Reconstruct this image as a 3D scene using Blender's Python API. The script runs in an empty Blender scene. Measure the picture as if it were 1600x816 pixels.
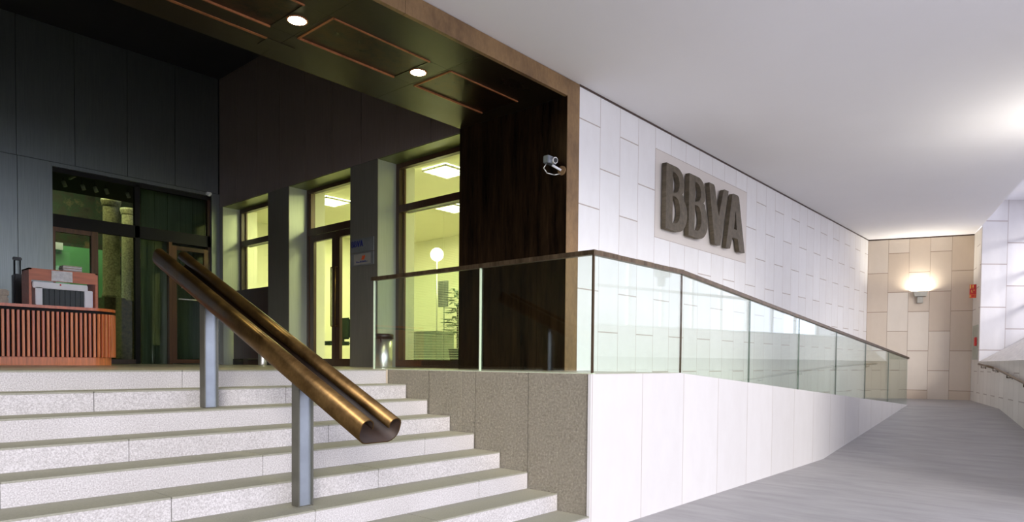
import bpy, bmesh, math, random
from mathutils import Vector, Matrix
random.seed(7)
S = bpy.context.scene
COL = S.collection

# ------------------------------------------------------------------ camera
cam_d = bpy.data.cameras.new('camera')
cam = bpy.data.objects.new('camera', cam_d); COL.objects.link(cam)
cam_d.sensor_width = 36.0; cam_d.sensor_fit = 'HORIZONTAL'
cam_d.lens = 23.765; cam_d.shift_y = 0.1169
cam_d.clip_start = 0.05; cam_d.clip_end = 300
_R = [[0.66, -0.0142, 0.7511], [-0.751, -0.0244, 0.6598], [0.00896, -0.9996, -0.0268]]
_r = Vector((_R[0][0], _R[1][0], _R[2][0])).normalized()
_u = -Vector((_R[0][1], _R[1][1], _R[2][1]))
_u = (_u - _u.dot(_r)*_r).normalized()
_b = _r.cross(_u)
cam.matrix_world = Matrix(((_r.x, _u.x, _b.x, -4.828), (_r.y, _u.y, _b.y, -3.319), (_r.z, _u.z, _b.z, 1.324), (0, 0, 0, 1)))
S.camera = cam

# ------------------------------------------------------------------ world, sun, exposure
S.view_settings.view_transform = 'Standard'; S.view_settings.look = 'None'
S.view_settings.gamma = 1.0; S.view_settings.use_curve_mapping = False
S.view_settings.exposure = 0.17
W = bpy.data.worlds.new('sky'); S.world = W; W.use_nodes = True
bgn = W.node_tree.nodes['Background']
bgn.inputs[0].default_value = (0.79, 0.82, 1.0, 1); bgn.inputs[1].default_value = 2.75
sun_d = bpy.data.lights.new('sun', 'SUN'); sun_o = bpy.data.objects.new('sun', sun_d); COL.objects.link(sun_o)
sun_d.energy = 2.7; sun_d.angle = math.radians(22); sun_d.color = (1.0, 0.97, 0.95)
sun_o.rotation_euler = Vector((-0.6, -0.8, 0.30)).to_track_quat('Z', 'Y').to_euler()

def area(name, loc, sx, sy, power, color, direction=(0, 0, -1)):
    d = bpy.data.lights.new(name, 'AREA'); d.shape = 'RECTANGLE'; d.size = sx; d.size_y = sy
    d.energy = power; d.color = color
    o = bpy.data.objects.new(name, d); COL.objects.link(o); o.location = loc
    o.rotation_euler = (-Vector(direction)).to_track_quat('Z', 'Y').to_euler()
    return o

def point(name, loc, power, color, r=0.1):
    d = bpy.data.lights.new(name, 'POINT'); d.energy = power; d.color = color; d.shadow_soft_size = r
    o = bpy.data.objects.new(name, d); COL.objects.link(o); o.location = loc
    return o

# ------------------------------------------------------------------ node helpers
def new_mat(name):
    m = bpy.data.materials.new(name); m.use_nodes = True
    nt = m.node_tree
    return m, nt, nt.nodes['Principled BSDF']

def N(nt, typ, **kw):
    n = nt.nodes.new(typ)
    for k, v in kw.items():
        setattr(n, k, v)
    return n

def math_n(nt, op, a, b=None, c=None):
    n = N(nt, 'ShaderNodeMath', operation=op)
    for i, v in enumerate((a, b, c)):
        if v is None: continue
        if isinstance(v, (int, float)): n.inputs[i].default_value = v
        else: nt.links.new(v, n.inputs[i])
    return n.outputs[0]

def mixc(nt, f, a, b, mode='MIX'):
    n = N(nt, 'ShaderNodeMix', data_type='RGBA', blend_type=mode)
    if isinstance(f, (int, float)): n.inputs[0].default_value = f
    else: nt.links.new(f, n.inputs[0])
    for i, v in ((6, a), (7, b)):
        if isinstance(v, tuple): n.inputs[i].default_value = (*v[:3], 1)
        else: nt.links.new(v, n.inputs[i])
    return n.outputs[2]

def noise(nt, scale, detail=3, rough=0.5, vec=None, stretch=None):
    tc = N(nt, 'ShaderNodeTexCoord')
    v = tc.outputs['Object'] if vec is None else vec
    if stretch:
        mp = N(nt, 'ShaderNodeMapping'); mp.inputs['Scale'].default_value = stretch
        nt.links.new(v, mp.inputs[0]); v = mp.outputs[0]
    n = N(nt, 'ShaderNodeTexNoise'); n.inputs['Scale'].default_value = scale
    n.inputs['Detail'].default_value = detail; n.inputs['Roughness'].default_value = rough
    nt.links.new(v, n.inputs['Vector'])
    return n.outputs['Fac']

def ramp(nt, fac, stops):
    n = N(nt, 'ShaderNodeValToRGB'); e = n.color_ramp.elements
    while len(e) < len(stops): e.new(0.5)
    for i, (p, c) in enumerate(stops):
        e[i].position = p; e[i].color = (*c[:3], 1)
    nt.links.new(fac, n.inputs[0])
    return n.outputs[0]

def bump(nt, bsdf, h, strength=0.2, dist=0.01):
    b = N(nt, 'ShaderNodeBump'); b.inputs['Strength'].default_value = strength; b.inputs['Distance'].default_value = dist
    nt.links.new(h, b.inputs['Height']); nt.links.new(b.outputs[0], bsdf.inputs['Normal'])

def mat_plain(name, color, rough=0.6, metal=0.0, var=0.12, scale=6, stretch=None, bmp=0.0, spec=0.5, coat=0.0):
    m, nt, b = new_mat(name)
    f = noise(nt, scale, 4, 0.55, stretch=stretch)
    lo = tuple(c*(1-var) for c in color); hi = tuple(min(1, c*(1+var)) for c in color)
    nt.links.new(ramp(nt, f, [(0.3, lo), (0.7, hi)]), b.inputs['Base Color'])
    b.inputs['Roughness'].default_value = rough; b.inputs['Metallic'].default_value = metal
    b.inputs['Specular IOR Level'].default_value = spec; b.inputs['Coat Weight'].default_value = coat
    if bmp: bump(nt, b, f, bmp)
    return m

def mat_granite(name, dark, light, rough=0.75, scale=110):
    m, nt, b = new_mat(name)
    f = noise(nt, scale, 4, 0.75); g = noise(nt, 1.6, 4, 0.6)
    c = ramp(nt, f, [(0.34, dark), (0.5, tuple((a+q)/2 for a, q in zip(dark, light))), (0.64, light)])
    c = mixc(nt, 0.35, c, ramp(nt, g, [(0.3, (0.66, 0.64, 0.6)), (0.7, (1, 1, 1))]), 'MULTIPLY')
    nt.links.new(c, b.inputs['Base Color']); b.inputs['Roughness'].default_value = rough
    bump(nt, b, f, 0.15, 0.004)
    return m

def mat_tile(name, w, h, z_even, z_odd, c1, c2, joint, jw=0.0045, rough=0.55, box=None, box_col=None, speck=False):
    """vertical stone slabs laid in columns w wide, h tall, every second column shifted"""
    m, nt, b = new_mat(name)
    tc = N(nt, 'ShaderNodeTexCoord'); sp = N(nt, 'ShaderNodeSeparateXYZ'); nt.links.new(tc.outputs['Object'], sp.inputs[0])
    x = sp.outputs[0]; z = sp.outputs[2]
    xs = math_n(nt, 'DIVIDE', x, w); col = math_n(nt, 'FLOOR', xs)
    fx = math_n(nt, 'MULTIPLY', math_n(nt, 'SUBTRACT', xs, col), w)
    par = math_n(nt, 'FLOORED_MODULO', col, 2.0)
    z0 = math_n(nt, 'MULTIPLY_ADD', par, z_odd-z_even, z_even)
    zs = math_n(nt, 'DIVIDE', math_n(nt, 'SUBTRACT', z, z0), h); row = math_n(nt, 'FLOOR', zs)
    fz = math_n(nt, 'MULTIPLY', math_n(nt, 'SUBTRACT', zs, row), h)
    dx = math_n(nt, 'MINIMUM', fx, math_n(nt, 'SUBTRACT', w, fx))
    dz = math_n(nt, 'MINIMUM', fz, math_n(nt, 'SUBTRACT', h, fz))
    jx = math_n(nt, 'LESS_THAN', dx, jw*0.75); jz = math_n(nt, 'LESS_THAN', dz, jw*1.5)
    j = math_n(nt, 'MAXIMUM', jx, jz)
    cv = N(nt, 'ShaderNodeCombineXYZ'); nt.links.new(col, cv.inputs[0]); nt.links.new(row, cv.inputs[1])
    wn = N(nt, 'ShaderNodeTexWhiteNoise', noise_dimensions='3D'); nt.links.new(cv.outputs[0], wn.inputs['Vector'])
    base = mixc(nt, wn.outputs['Value'], c1, c2)
    vein = noise(nt, 5, 6, 0.65, stretch=(1.0, 1.0, 0.5))
    base = mixc(nt, 0.5, base, ramp(nt, vein, [(0.3, (0.92, 0.91, 0.90)), (0.62, (1, 1, 1))]), 'MULTIPLY')
    if speck:
        sf = noise(nt, 48, 5, 0.85)
        base = mixc(nt, 1.0, base, ramp(nt, sf, [(0.36, (0.50, 0.47, 0.42)), (0.5, (1.0, 0.98, 0.94)), (0.62, (1.55, 1.5, 1.42))]), 'MULTIPLY')
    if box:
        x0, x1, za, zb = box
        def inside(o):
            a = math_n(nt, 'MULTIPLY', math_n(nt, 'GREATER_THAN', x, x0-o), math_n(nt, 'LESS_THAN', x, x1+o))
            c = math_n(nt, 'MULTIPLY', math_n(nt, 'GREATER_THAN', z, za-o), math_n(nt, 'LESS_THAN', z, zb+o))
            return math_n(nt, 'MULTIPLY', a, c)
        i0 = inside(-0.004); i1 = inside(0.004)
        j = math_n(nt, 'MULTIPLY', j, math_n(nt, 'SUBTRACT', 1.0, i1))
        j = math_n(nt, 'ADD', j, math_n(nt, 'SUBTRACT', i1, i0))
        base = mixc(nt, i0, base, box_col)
    nt.links.new(mixc(nt, j, base, joint), b.inputs['Base Color'])
    b.inputs['Roughness'].default_value = rough
    bump(nt, b, math_n(nt, 'SUBTRACT', 1.0, j), 0.5, 0.003)
    return m

def mat_glass(name, tint, refl=1.0, ior=1.5, rough=0.0):
    m = bpy.data.materials.new(name); m.use_nodes = True; nt = m.node_tree; nt.nodes.clear()
    out = N(nt, 'ShaderNodeOutputMaterial'); mx = N(nt, 'ShaderNodeMixShader')
    tr = N(nt, 'ShaderNodeBsdfTransparent'); gl = N(nt, 'ShaderNodeBsdfGlossy'); fr = N(nt, 'ShaderNodeFresnel')
    tr.inputs[0].default_value = (*tint, 1); gl.inputs['Roughness'].default_value = rough
    gl.inputs[0].default_value = (0.95, 1, 0.97, 1)
    geo = N(nt, 'ShaderNodeNewGeometry')   # the pane is thin: leaving it reflects as little as entering
    nt.links.new(math_n(nt, 'MULTIPLY_ADD', geo.outputs['Backfacing'], 1/ior-ior, ior), fr.inputs['IOR'])
    f = math_n(nt, 'MULTIPLY', fr.outputs[0], refl)
    nt.links.new(f, mx.inputs[0]); nt.links.new(tr.outputs[0], mx.inputs[1]); nt.links.new(gl.outputs[0], mx.inputs[2])
    nt.links.new(mx.outputs[0], out.inputs[0])
    return m

def mat_emit(name, color, strength):
    m, nt, b = new_mat(name)
    b.inputs['Base Color'].default_value = (*color, 1)
    b.inputs['Emission Color'].default_value = (*color, 1); b.inputs['Emission Strength'].default_value = strength
    return m

def mat_patina(name, dark, mid, rough=0.35, metal=0.8, stretch=(3, 3, 0.35), scale=3.0):
    m, nt, b = new_mat(name)
    f = noise(nt, scale, 8, 0.7, stretch=stretch); g = noise(nt, 30, 4, 0.6, stretch=stretch)
    c = ramp(nt, f, [(0.35, dark), (0.68, mid)])
    c = mixc(nt, 0.4, c, ramp(nt, g, [(0.3, (0.5, 0.45, 0.42)), (0.7, (1, 1, 1))]), 'MULTIPLY')
    nt.links.new(c, b.inputs['Base Color'])
    nt.links.new(math_n(nt, 'MULTIPLY_ADD', f, 0.35, rough-0.15), b.inputs['Roughness'])
    b.inputs['Metallic'].default_value = metal
    return m

# ------------------------------------------------------------------ materials
M = {}
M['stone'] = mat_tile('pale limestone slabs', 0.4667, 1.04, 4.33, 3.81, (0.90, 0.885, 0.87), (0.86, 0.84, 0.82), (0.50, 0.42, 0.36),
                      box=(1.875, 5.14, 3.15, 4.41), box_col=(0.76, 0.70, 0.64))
M['stone_end'] = mat_tile('beige limestone slabs', 0.484, 1.04, 3.81, 4.33, (0.62, 0.50, 0.38), (0.74, 0.66, 0.56), (0.36, 0.26, 0.18), jw=0.006)
M['stone_right'] = mat_tile('limestone slabs of the window side', 0.47, 1.04, 3.81, 4.33, (0.72, 0.68, 0.63), (0.64, 0.60, 0.55), (0.38, 0.32, 0.28), jw=0.007)
M['stone_jamb'] = mat_tile('limestone slabs of the jamb', 0.62, 1.04, 3.81, 4.33, (0.72, 0.69, 0.68), (0.64, 0.61, 0.60), (0.40, 0.33, 0.30), jw=0.008)
M['sill'] = mat_plain('sloping stone sill', (0.68, 0.64, 0.60), 0.6, var=0.1, scale=3, stretch=(1, 6, 1))
M['granite'] = mat_granite('rough speckled granite', (0.27, 0.24, 0.20), (0.72, 0.67, 0.60))
M['granite_step'] = mat_granite('step granite', (0.32, 0.295, 0.285), (0.61, 0.58, 0.575), scale=110)
M['granite_plinth'] = mat_tile('plinth granite slabs', 0.84, 4.0, -2, -2, (0.58, 0.555, 0.54), (0.54, 0.515, 0.50), (0.36, 0.31, 0.27), jw=0.006)
M['granite_side'] = mat_tile('stair cheek granite', 0.69, 4.0, -2, -2, (0.80, 0.73, 0.60), (0.76, 0.69, 0.56), (0.25, 0.22, 0.17), speck=True, jw=0.005)
M['tread'] = mat_plain('shade-toned tread granite', (0.27, 0.26, 0.205), 0.7, var=0.10, scale=90)  # darker than the risers: weak low-angle light on treads put into the colour
M['landing'] = mat_plain('polished beige landing', (0.48, 0.41, 0.31), 0.28, var=0.10, scale=3)
M['pave'] = mat_plain('grey stone floor', (0.31, 0.295, 0.29), 0.6, var=0.12, scale=3.0, stretch=(2.2, 0.5, 1))
M['plaster'] = mat_plain('painted plaster ceiling', (0.86, 0.845, 0.86), 0.9, var=0.01, scale=1)
M['bronze'] = mat_patina('dark bronze lining', (0.012, 0.007, 0.006), (0.085, 0.045, 0.022), rough=0.30)
M['soffit'] = mat_patina('bronze soffit', (0.022, 0.014, 0.009), (0.05, 0.036, 0.018), rough=0.30, stretch=(0.5, 1, 1), scale=1.2, metal=0.6)
M['copper'] = mat_patina('patinated copper strip', (0.20, 0.12, 0.06), (0.40, 0.25, 0.115), rough=0.5, metal=0.35, stretch=(1, 1, 0.5), scale=2)
M['copper_edge'] = mat_patina('copper edging', (0.28, 0.10, 0.035), (0.50, 0.19, 0.07), rough=0.45, metal=0.3)
M['letter'] = mat_patina('bronze letters', (0.10, 0.085, 0.055), (0.22, 0.18, 0.13), rough=0.5, metal=0.5)
M['rail'] = mat_patina('brown lacquered bronze tube', (0.10, 0.055, 0.018), (0.22, 0.13, 0.045), rough=0.32, metal=0.9, stretch=(1, 1, 1), scale=5)
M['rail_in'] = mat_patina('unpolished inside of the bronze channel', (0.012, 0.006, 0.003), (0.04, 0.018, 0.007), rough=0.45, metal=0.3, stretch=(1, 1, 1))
M['cap'] = mat_patina('bronze handrail', (0.09, 0.06, 0.035), (0.24, 0.17, 0.105), rough=0.36, metal=0.8)
M['steel'] = mat_plain('painted steel post', (0.30, 0.33, 0.37), 0.38, metal=0.7, var=0.15, scale=4)
M['steel_edge'] = mat_plain('post flange edge', (0.13, 0.125, 0.10), 0.45, metal=0.6)
M['chrome'] = mat_plain('brushed stainless steel', (0.78, 0.77, 0.74), 0.32, metal=0.9, var=0.08, scale=20, stretch=(1, 1, 0.1))
M['panel'] = mat_plain('grey metal cladding', (0.27, 0.30, 0.30), 0.40, metal=0.9, var=0.08, scale=12, stretch=(6, 6, 0.2))
M['panel_side'] = mat_plain('brown grey metal cladding', (0.34, 0.27, 0.24), 0.42, metal=0.5, var=0.10, scale=12, stretch=(6, 6, 0.2))
M['panel_pier'] = mat_plain('grey metal pier cladding', (0.24, 0.225, 0.185), 0.42, metal=0.5, var=0.10, scale=12, stretch=(6, 6, 0.2))
M['reveal'] = mat_plain('pale grey metal reveal', (0.42, 0.45, 0.38), 0.38, metal=0.25, var=0.05, scale=10, stretch=(6, 6, 0.2))
M['reveal_head'] = mat_plain('window head in reflected olive', (0.13, 0.15, 0.06), 0.35, metal=0.3, var=0.15, scale=4)  # darker olive puts the reflected green into the head's colour
M['gap'] = mat_plain('dark gap', (0.006, 0.005, 0.006), 0.8)
M['dark'] = mat_plain('dark ceiling paint', (0.010, 0.009, 0.014), 0.9)
M['frame'] = mat_plain('brown window frame', (0.05, 0.022, 0.012), 0.35, var=0.25, scale=5, stretch=(6, 6, 0.3))
M['frame_door'] = mat_plain('oiled wooden door frame', (0.115, 0.048, 0.018), 0.4, var=0.25, scale=5, stretch=(6, 6, 0.3))
M['glass'] = mat_glass('balustrade glass', (0.945, 0.985, 0.955), refl=1.25)
M['glass_edge'] = mat_plain('green glass edge', (0.55, 0.62, 0.45), 0.2, var=0.05)
M['joint'] = mat_plain('dark green glass joint', (0.10, 0.13, 0.10), 0.3)
M['window_glass'] = mat_glass('clear window glass', (0.96, 0.975, 0.93), refl=0.4)
M['entrance_glass'] = mat_glass('tinted entrance glass', (0.80, 0.85, 0.76), refl=0.7)
M['office_wall'] = mat_plain('cream office paint', (0.74, 0.74, 0.60), 0.9, var=0.02)
M['office_floor'] = mat_plain('office floor', (0.42, 0.38, 0.28), 0.5, var=0.05)
M['office_dark'] = mat_plain('dark green upholstery', (0.02, 0.04, 0.03), 0.8)
M['office_grey'] = mat_plain('office furniture laminate', (0.25, 0.30, 0.24), 0.6)
M['blind'] = mat_plain('blind slats', (0.72, 0.74, 0.60), 0.5, var=0.02)
M['tube'] = mat_emit('fluorescent diffuser', (0.92, 1.0, 0.75), 7.0)
M['tube_far'] = mat_emit('office globe lamp', (1.0, 1.0, 0.65), 6.0)
M['downlight'] = mat_emit('downlight bulb', (1.0, 1.0, 0.62), 40.0)
M['lamp_glow'] = mat_emit('sconce lamp tube', (1.0, 0.96, 0.82), 14.0)
M['sconce'] = mat_plain('grey lamp metal', (0.42, 0.40, 0.34), 0.5)
M['black'] = mat_plain('black plastic', (0.012, 0.012, 0.014), 0.4)
M['white'] = mat_plain('white plastic', (0.90, 0.91, 0.94), 0.4, var=0.03)
M['monitor_vent'] = mat_plain('dark ribbed vent', (0.035, 0.045, 0.045), 0.5)
M['paper'] = mat_plain('paper', (0.78, 0.76, 0.78), 0.8, var=0.15, scale=25)
M['paper_tan'] = mat_plain('tan paper', (0.50, 0.42, 0.34), 0.85, var=0.2, scale=30)
M['wood'] = mat_plain('orange wood', (0.66, 0.15, 0.045), 0.32, var=0.22, scale=4, stretch=(5, 5, 0.6), coat=0.3)
M['wood_pale'] = mat_plain('pale orange wood', (0.80, 0.25, 0.09), 0.36, var=0.2, scale=5, stretch=(7, 7, 0.5), coat=0.2)
M['wood_box'] = mat_plain('reddish veneer', (0.58, 0.17, 0.08), 0.4, var=0.15, scale=5, stretch=(0.7, 4, 5))
M['red'] = mat_plain('red paint', (0.62, 0.02, 0.012), 0.45)
M['orange'] = mat_plain('orange red paint', (0.72, 0.10, 0.02), 0.45)
M['yellow'] = mat_plain('yellow marks', (0.85, 0.62, 0.10), 0.5)
M['hall_wall'] = mat_plain('dark hall wall', (0.022, 0.018, 0.012), 0.6, var=0.15, scale=2)
M['reflection_board'] = mat_plain('green grey boards painted as reflection', (0.13, 0.165, 0.14), 0.5, var=0.2, scale=6, stretch=(6, 6, 0.1))  # colour stands for grey cladding mirrored in tinted glass
M['hall_green_light'] = mat_plain('green light as board colour', (0.16, 0.46, 0.20), 0.6, var=0.04)  # green light in the hall put into a board colour
M['marble'] = mat_plain('mottled green stone', (0.42, 0.40, 0.22), 0.4, var=0.5, scale=26)
M['marble_brown'] = mat_plain('brown marble', (0.10, 0.070, 0.035), 0.35, var=0.7, scale=14)
M['plate'] = mat_plain('silver sign plate', (0.20, 0.21, 0.21), 0.4, metal=0.3)
M['plate_light'] = mat_plain('pale sign plate', (0.33, 0.31, 0.27), 0.4, metal=0.2)
M['blue'] = mat_plain('dark blue lettering', (0.012, 0.018, 0.16), 0.4)
M['cabinet_glass'] = mat_plain('grey green cabinet door', (0.36, 0.38, 0.31), 0.35)
m, nt, b = new_mat('mural paint')
f = noise(nt, 2.2, 7, 0.7); b.inputs['Roughness'].default_value = 0.6
nt.links.new(ramp(nt, f, [(0.35, (0.01, 0.012, 0.008)), (0.48, (0.06, 0.05, 0.02)), (0.56, (0.03, 0.06, 0.02)), (0.66, (0.20, 0.13, 0.05))]), b.inputs['Base Color'])
M['mural'] = m

# ------------------------------------------------------------------ mesh helpers
class MB:
    def __init__(s): s.bm = bmesh.new(); s.mats = []
    def mi(s, m):
        if m not in s.mats: s.mats.append(m)
        return s.mats.index(m)
    def box(s, x0, x1, y0, y1, z0, z1, m, bev=0.0):
        tb = bmesh.new(); bmesh.ops.create_cube(tb, size=1)
        for v in tb.verts:
            v.co = Vector(((x0+x1)/2 + v.co.x*(x1-x0), (y0+y1)/2 + v.co.y*(y1-y0), (z0+z1)/2 + v.co.z*(z1-z0)))
        if bev: bmesh.ops.bevel(tb, geom=list(tb.edges), offset=bev, segments=2, affect='EDGES')
        s.merge(tb, m); return s
    def merge(s, tb, m, M4=None, smooth=False):
        i = s.mi(m); mp = {}
        for v in tb.verts: mp[v] = s.bm.verts.new(M4 @ v.co if M4 else v.co)
        for f in tb.faces:
            try: nf = s.bm.faces.new([mp[v] for v in f.verts])
            except ValueError: continue
            nf.material_index = i; nf.smooth = smooth or f.smooth
        tb.free()
    def prism(s, pts, axis, a, b, m, m_top=None, smooth=False):
        """polygon pts extruded along axis 'x','y' or 'z' between a and b"""
        def P(p, t):
            return {'x': (t, p[0], p[1]), 'y': (p[0], t, p[1]), 'z': (p[0], p[1], t)}[axis]
        A = [s.bm.verts.new(P(p, a)) for p in pts]; B = [s.bm.verts.new(P(p, b)) for p in pts]
        i = s.mi(m); fs = [s.bm.faces.new(A), s.bm.faces.new(B[::-1])]
        n = len(pts)
        for k in range(n):
            f = s.bm.faces.new((A[k], B[k], B[(k+1) % n], A[(k+1) % n])); f.smooth = smooth; fs.append(f)
        for f in fs: f.material_index = i
        bmesh.ops.recalc_face_normals(s.bm, faces=fs)
        return s
    def quad(s, pts, m):
        f = s.bm.faces.new([s.bm.verts.new(p) for p in pts]); f.material_index = s.mi(m); return s
    def cyl(s, p0, p1, r, m, r2=None, n=24, smooth=True):
        p0 = Vector(p0); p1 = Vector(p1); d = p1-p0
        tb = bmesh.new(); bmesh.ops.create_cone(tb, cap_ends=True, segments=n, radius1=r, radius2=r if r2 is None else r2, depth=d.length)
        for f in tb.faces: f.smooth = smooth and len(f.verts) == 4
        M4 = Matrix.Translation((p0+p1)/2) @ d.to_track_quat('Z', 'Y').to_matrix().to_4x4()
        s.merge(tb, m, M4); return s
    def tube(s, pts, r, m, n=12):
        for a, b in zip(pts[:-1], pts[1:]): s.cyl(a, b, r, m, n=n)
        for p in pts[1:-1]: s.ball(p, r, m, n)
        return s
    def ball(s, c, r, m, n=16, sc=(1, 1, 1)):
        tb = bmesh.new(); bmesh.ops.create_uvsphere(tb, u_segments=n, v_segments=max(6, n//2), radius=r)
        for v in tb.verts: v.co = Vector((v.co.x*sc[0], v.co.y*sc[1], v.co.z*sc[2]))
        for f in tb.faces: f.smooth = True
        s.merge(tb, m, Matrix.Translation(c)); return s
    def lathe(s, c, prof, m, n=32, axis=None):
        c = Vector(c); i = s.mi(m); rings = []
        for r, z in prof:
            rings.append([s.bm.verts.new(c + Vector((r*math.cos(2*math.pi*k/n), r*math.sin(2*math.pi*k/n), z))) for k in range(n)])
        fs = []
        for a, b in zip(rings[:-1], rings[1:]):
            for k in range(n):
                f = s.bm.faces.new((a[k], a[(k+1) % n], b[(k+1) % n], b[k])); f.smooth = True; f.material_index = i; fs.append(f)
        for rg in (rings[0], rings[-1]):
            f = s.bm.faces.new(rg); f.material_index = i; fs.append(f)
        bmesh.ops.recalc_face_normals(s.bm, faces=fs); return s
    def build(s, name, parent=None, loc=None, rz=0.0, local=False):
        """geometry is given in world axes unless local; loc becomes the object's origin"""
        off = Vector((0, 0, 0))
        if parent is not None and not local:
            q = parent
            while q is not None: off += q.location; q = q.parent
        elif loc is not None and not local:
            off = Vector(loc)
        if off.length:
            for v in s.bm.verts: v.co -= off
        me = bpy.data.meshes.new(name)
        s.bm.normal_update(); s.bm.to_mesh(me); s.bm.free()
        for k in s.mats: me.materials.append(M[k])
        o = bpy.data.objects.new(name, me); COL.objects.link(o)
        if parent is not None: o.parent = parent
        elif loc is not None: o.location = loc; o.rotation_euler.z = rz
        return o

def thing(name, label, cat, loc, rz=0.0, group=None):
    o = bpy.data.objects.new(name, None); o.empty_display_size = 0.2; COL.objects.link(o)
    o.location = loc; o.rotation_euler.z = rz
    return tag(o, label, cat, group)

def tag(o, label, cat, group=None):
    o['label'] = label; o['category'] = cat
    if group: o['group'] = group
    return o

def struct(o): o['kind'] = 'structure'; return o

def dup(root, loc, label, rz=None):
    r = root.copy(); COL.objects.link(r); r.location = loc; r['label'] = label
    if rz is not None: r.rotation_euler.z = rz
    for ch in list(root.children):
        c = ch.copy(); COL.objects.link(c); c.parent = r
        for g in ch.children:
            d = g.copy(); COL.objects.link(d); d.parent = c
    return r

# ================================================================== SETTING
HL = 1.23; G = -0.155; ZC = 4.73; ZS = 4.523
XL = -7.0
# street floor, ramp up, far landing
mb = MB()
prof = [(-40, G-0.3), (-40, G), (6.4, G), (12.4, 0.455), (18, 0.455), (18, G-0.3)]
mb.prism(prof, 'y', -30, 0.0, 'pave')
struct(mb.build('floor'))
mb = MB(); mb.box(12.4, 18, 0.0, 1.9, 0.2, 0.455, 'pave'); struct(mb.build('floor_ramp_end'))

# plinth carrying the upper ramp
mb = MB()
mb.prism([(0, -0.2), (0, HL), (1.63, HL), (12.4, 0.455), (12.4, -0.2)], 'y', 0.0, 1.6, 'granite_plinth')
o = struct(mb.build('wall_plinth'))
mb = MB()
mb.prism([(0.02, HL), (1.63, HL), (12.4, 0.455), (12.4, 0.459), (1.63, HL+0.004), (0.02, HL+0.004)], 'y', 0.06, 1.6, 'landing')
struct(mb.build('floor_upper_ramp'))
# stair cheek: rough granite facing on the side of the plinth, local x runs along the stair
mb = MB(); mb.box(0, 3.05, -0.02, 0.0, -0.2, HL+0.004, 'granite_side')
o = mb.build('wall_stair_cheek', loc=(-0.001, 0.03, 0), rz=math.pi/2, local=True); struct(o)
o.location = (0.0, 0.03, 0)
mb = MB(); mb.box(-0.022, 0.0, 0.0, 0.03, -0.2, HL, 'granite_plinth'); struct(mb.build('trim_1', loc=(0, 0, 0)))

# landing
mb = MB()
mb.box(XL, 2.3, 3.16, 10.95, -0.2, HL, 'landing'); mb.box(-0.022, 2.3, 2.8, 3.16, -0.2, HL, 'landing'); mb.box(0.0, 2.3, 1.6, 2.8, -0.2, HL, 'landing')
struct(mb.build('floor_landing'))

# stairs: nine risers of granite blocks with joints
mb = MB()
rise = (HL-G)/9.0
for i in range(9):
    y = 2.8-0.35*i; zt = HL-0.1535*i; zb = zt-0.1535 if i < 8 else G
    off = -0.67 if i % 2 == 0 else -1.47
    js = [0.0-0.022, off]
    while js[-1] > XL: js.append(js[-1]-1.6)
    if i in (2,): js = [-0.022, -1.1, -4.3, -7]
    js[-1] = XL
    for a, b in zip(js[:-1], js[1:]):
        mb.box(b+0.0025, a-0.0025, y, y+0.36, zb-0.02, zt-0.012, 'granite_step')
        mb.box(b+0.0025, a-0.0025, y-0.004, y+0.36, zt-0.012, zt, 'tread', bev=0.003)
    mb.box(XL, -0.022, y+0.01, y+0.37, zb-0.02, zt-0.004, 'gap')
struct(mb.build('stairs'))

def wall(name, origin, d, polys, mat, th=0.25):
    ang = math.atan2(d[1], d[0]); mb = MB()
    for p in polys: mb.prism(p, 'y', 0.0, th, mat)
    return struct(mb.build(name, loc=(origin[0], origin[1], 0), rz=ang, local=True))
def rect(x0, x1, z0, z1): return [(x0, z0), (x1, z0), (x1, z1), (x0, z1)]

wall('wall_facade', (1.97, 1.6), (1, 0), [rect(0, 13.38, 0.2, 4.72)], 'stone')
wall('wall_end', (15.335, 1.593), (0.3187, -0.9479), [rect(-0.2, 2.75, 0.2, 4.72)], 'stone_end')
wall('wall_right', (16.1, -0.70), (-0.9676, -0.2526),
     [rect(-0.05, 1.136, 0.1, 4.73), rect(1.136, 11.3, -0.3, 1.45), rect(11.3, 12.8, -0.3, 4.73)], 'stone_right', 0.015)
wall('wall_window_jamb', (15.0, -0.99), (0.66, -0.751), [rect(0.0, 3.2, 0.9, 5.36)], 'stone_jamb', 0.015)
mb = MB(); mb.box(-0.0, 13.4, -0.012, 0.0, 4.708, 4.73, 'frame'); struct(mb.build('trim_shadow_gap', loc=(1.97, 1.6, 0), local=True))  # dark strip drawn in place of the shadow gap under the ceiling
mb = MB(); mb.box(0, 2.5, -0.012, 0.0, 4.70, 4.73, 'frame')
struct(mb.build('trim_shadow_gap_end', loc=(15.335, 1.593, 0), rz=math.atan2(-0.9479, 0.3187), local=True))  # same painted shadow gap along the end wall

# main ceiling slab (its right edge follows the right wall)
mb = MB()
mb.prism([(-20, -3.9), (3.45, -3.9), (16.1, -0.70), (16.4, 1.9), (-20, 1.9)], 'z', ZC, ZC+0.65, 'plaster')
struct(mb.build('ceiling'))
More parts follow.
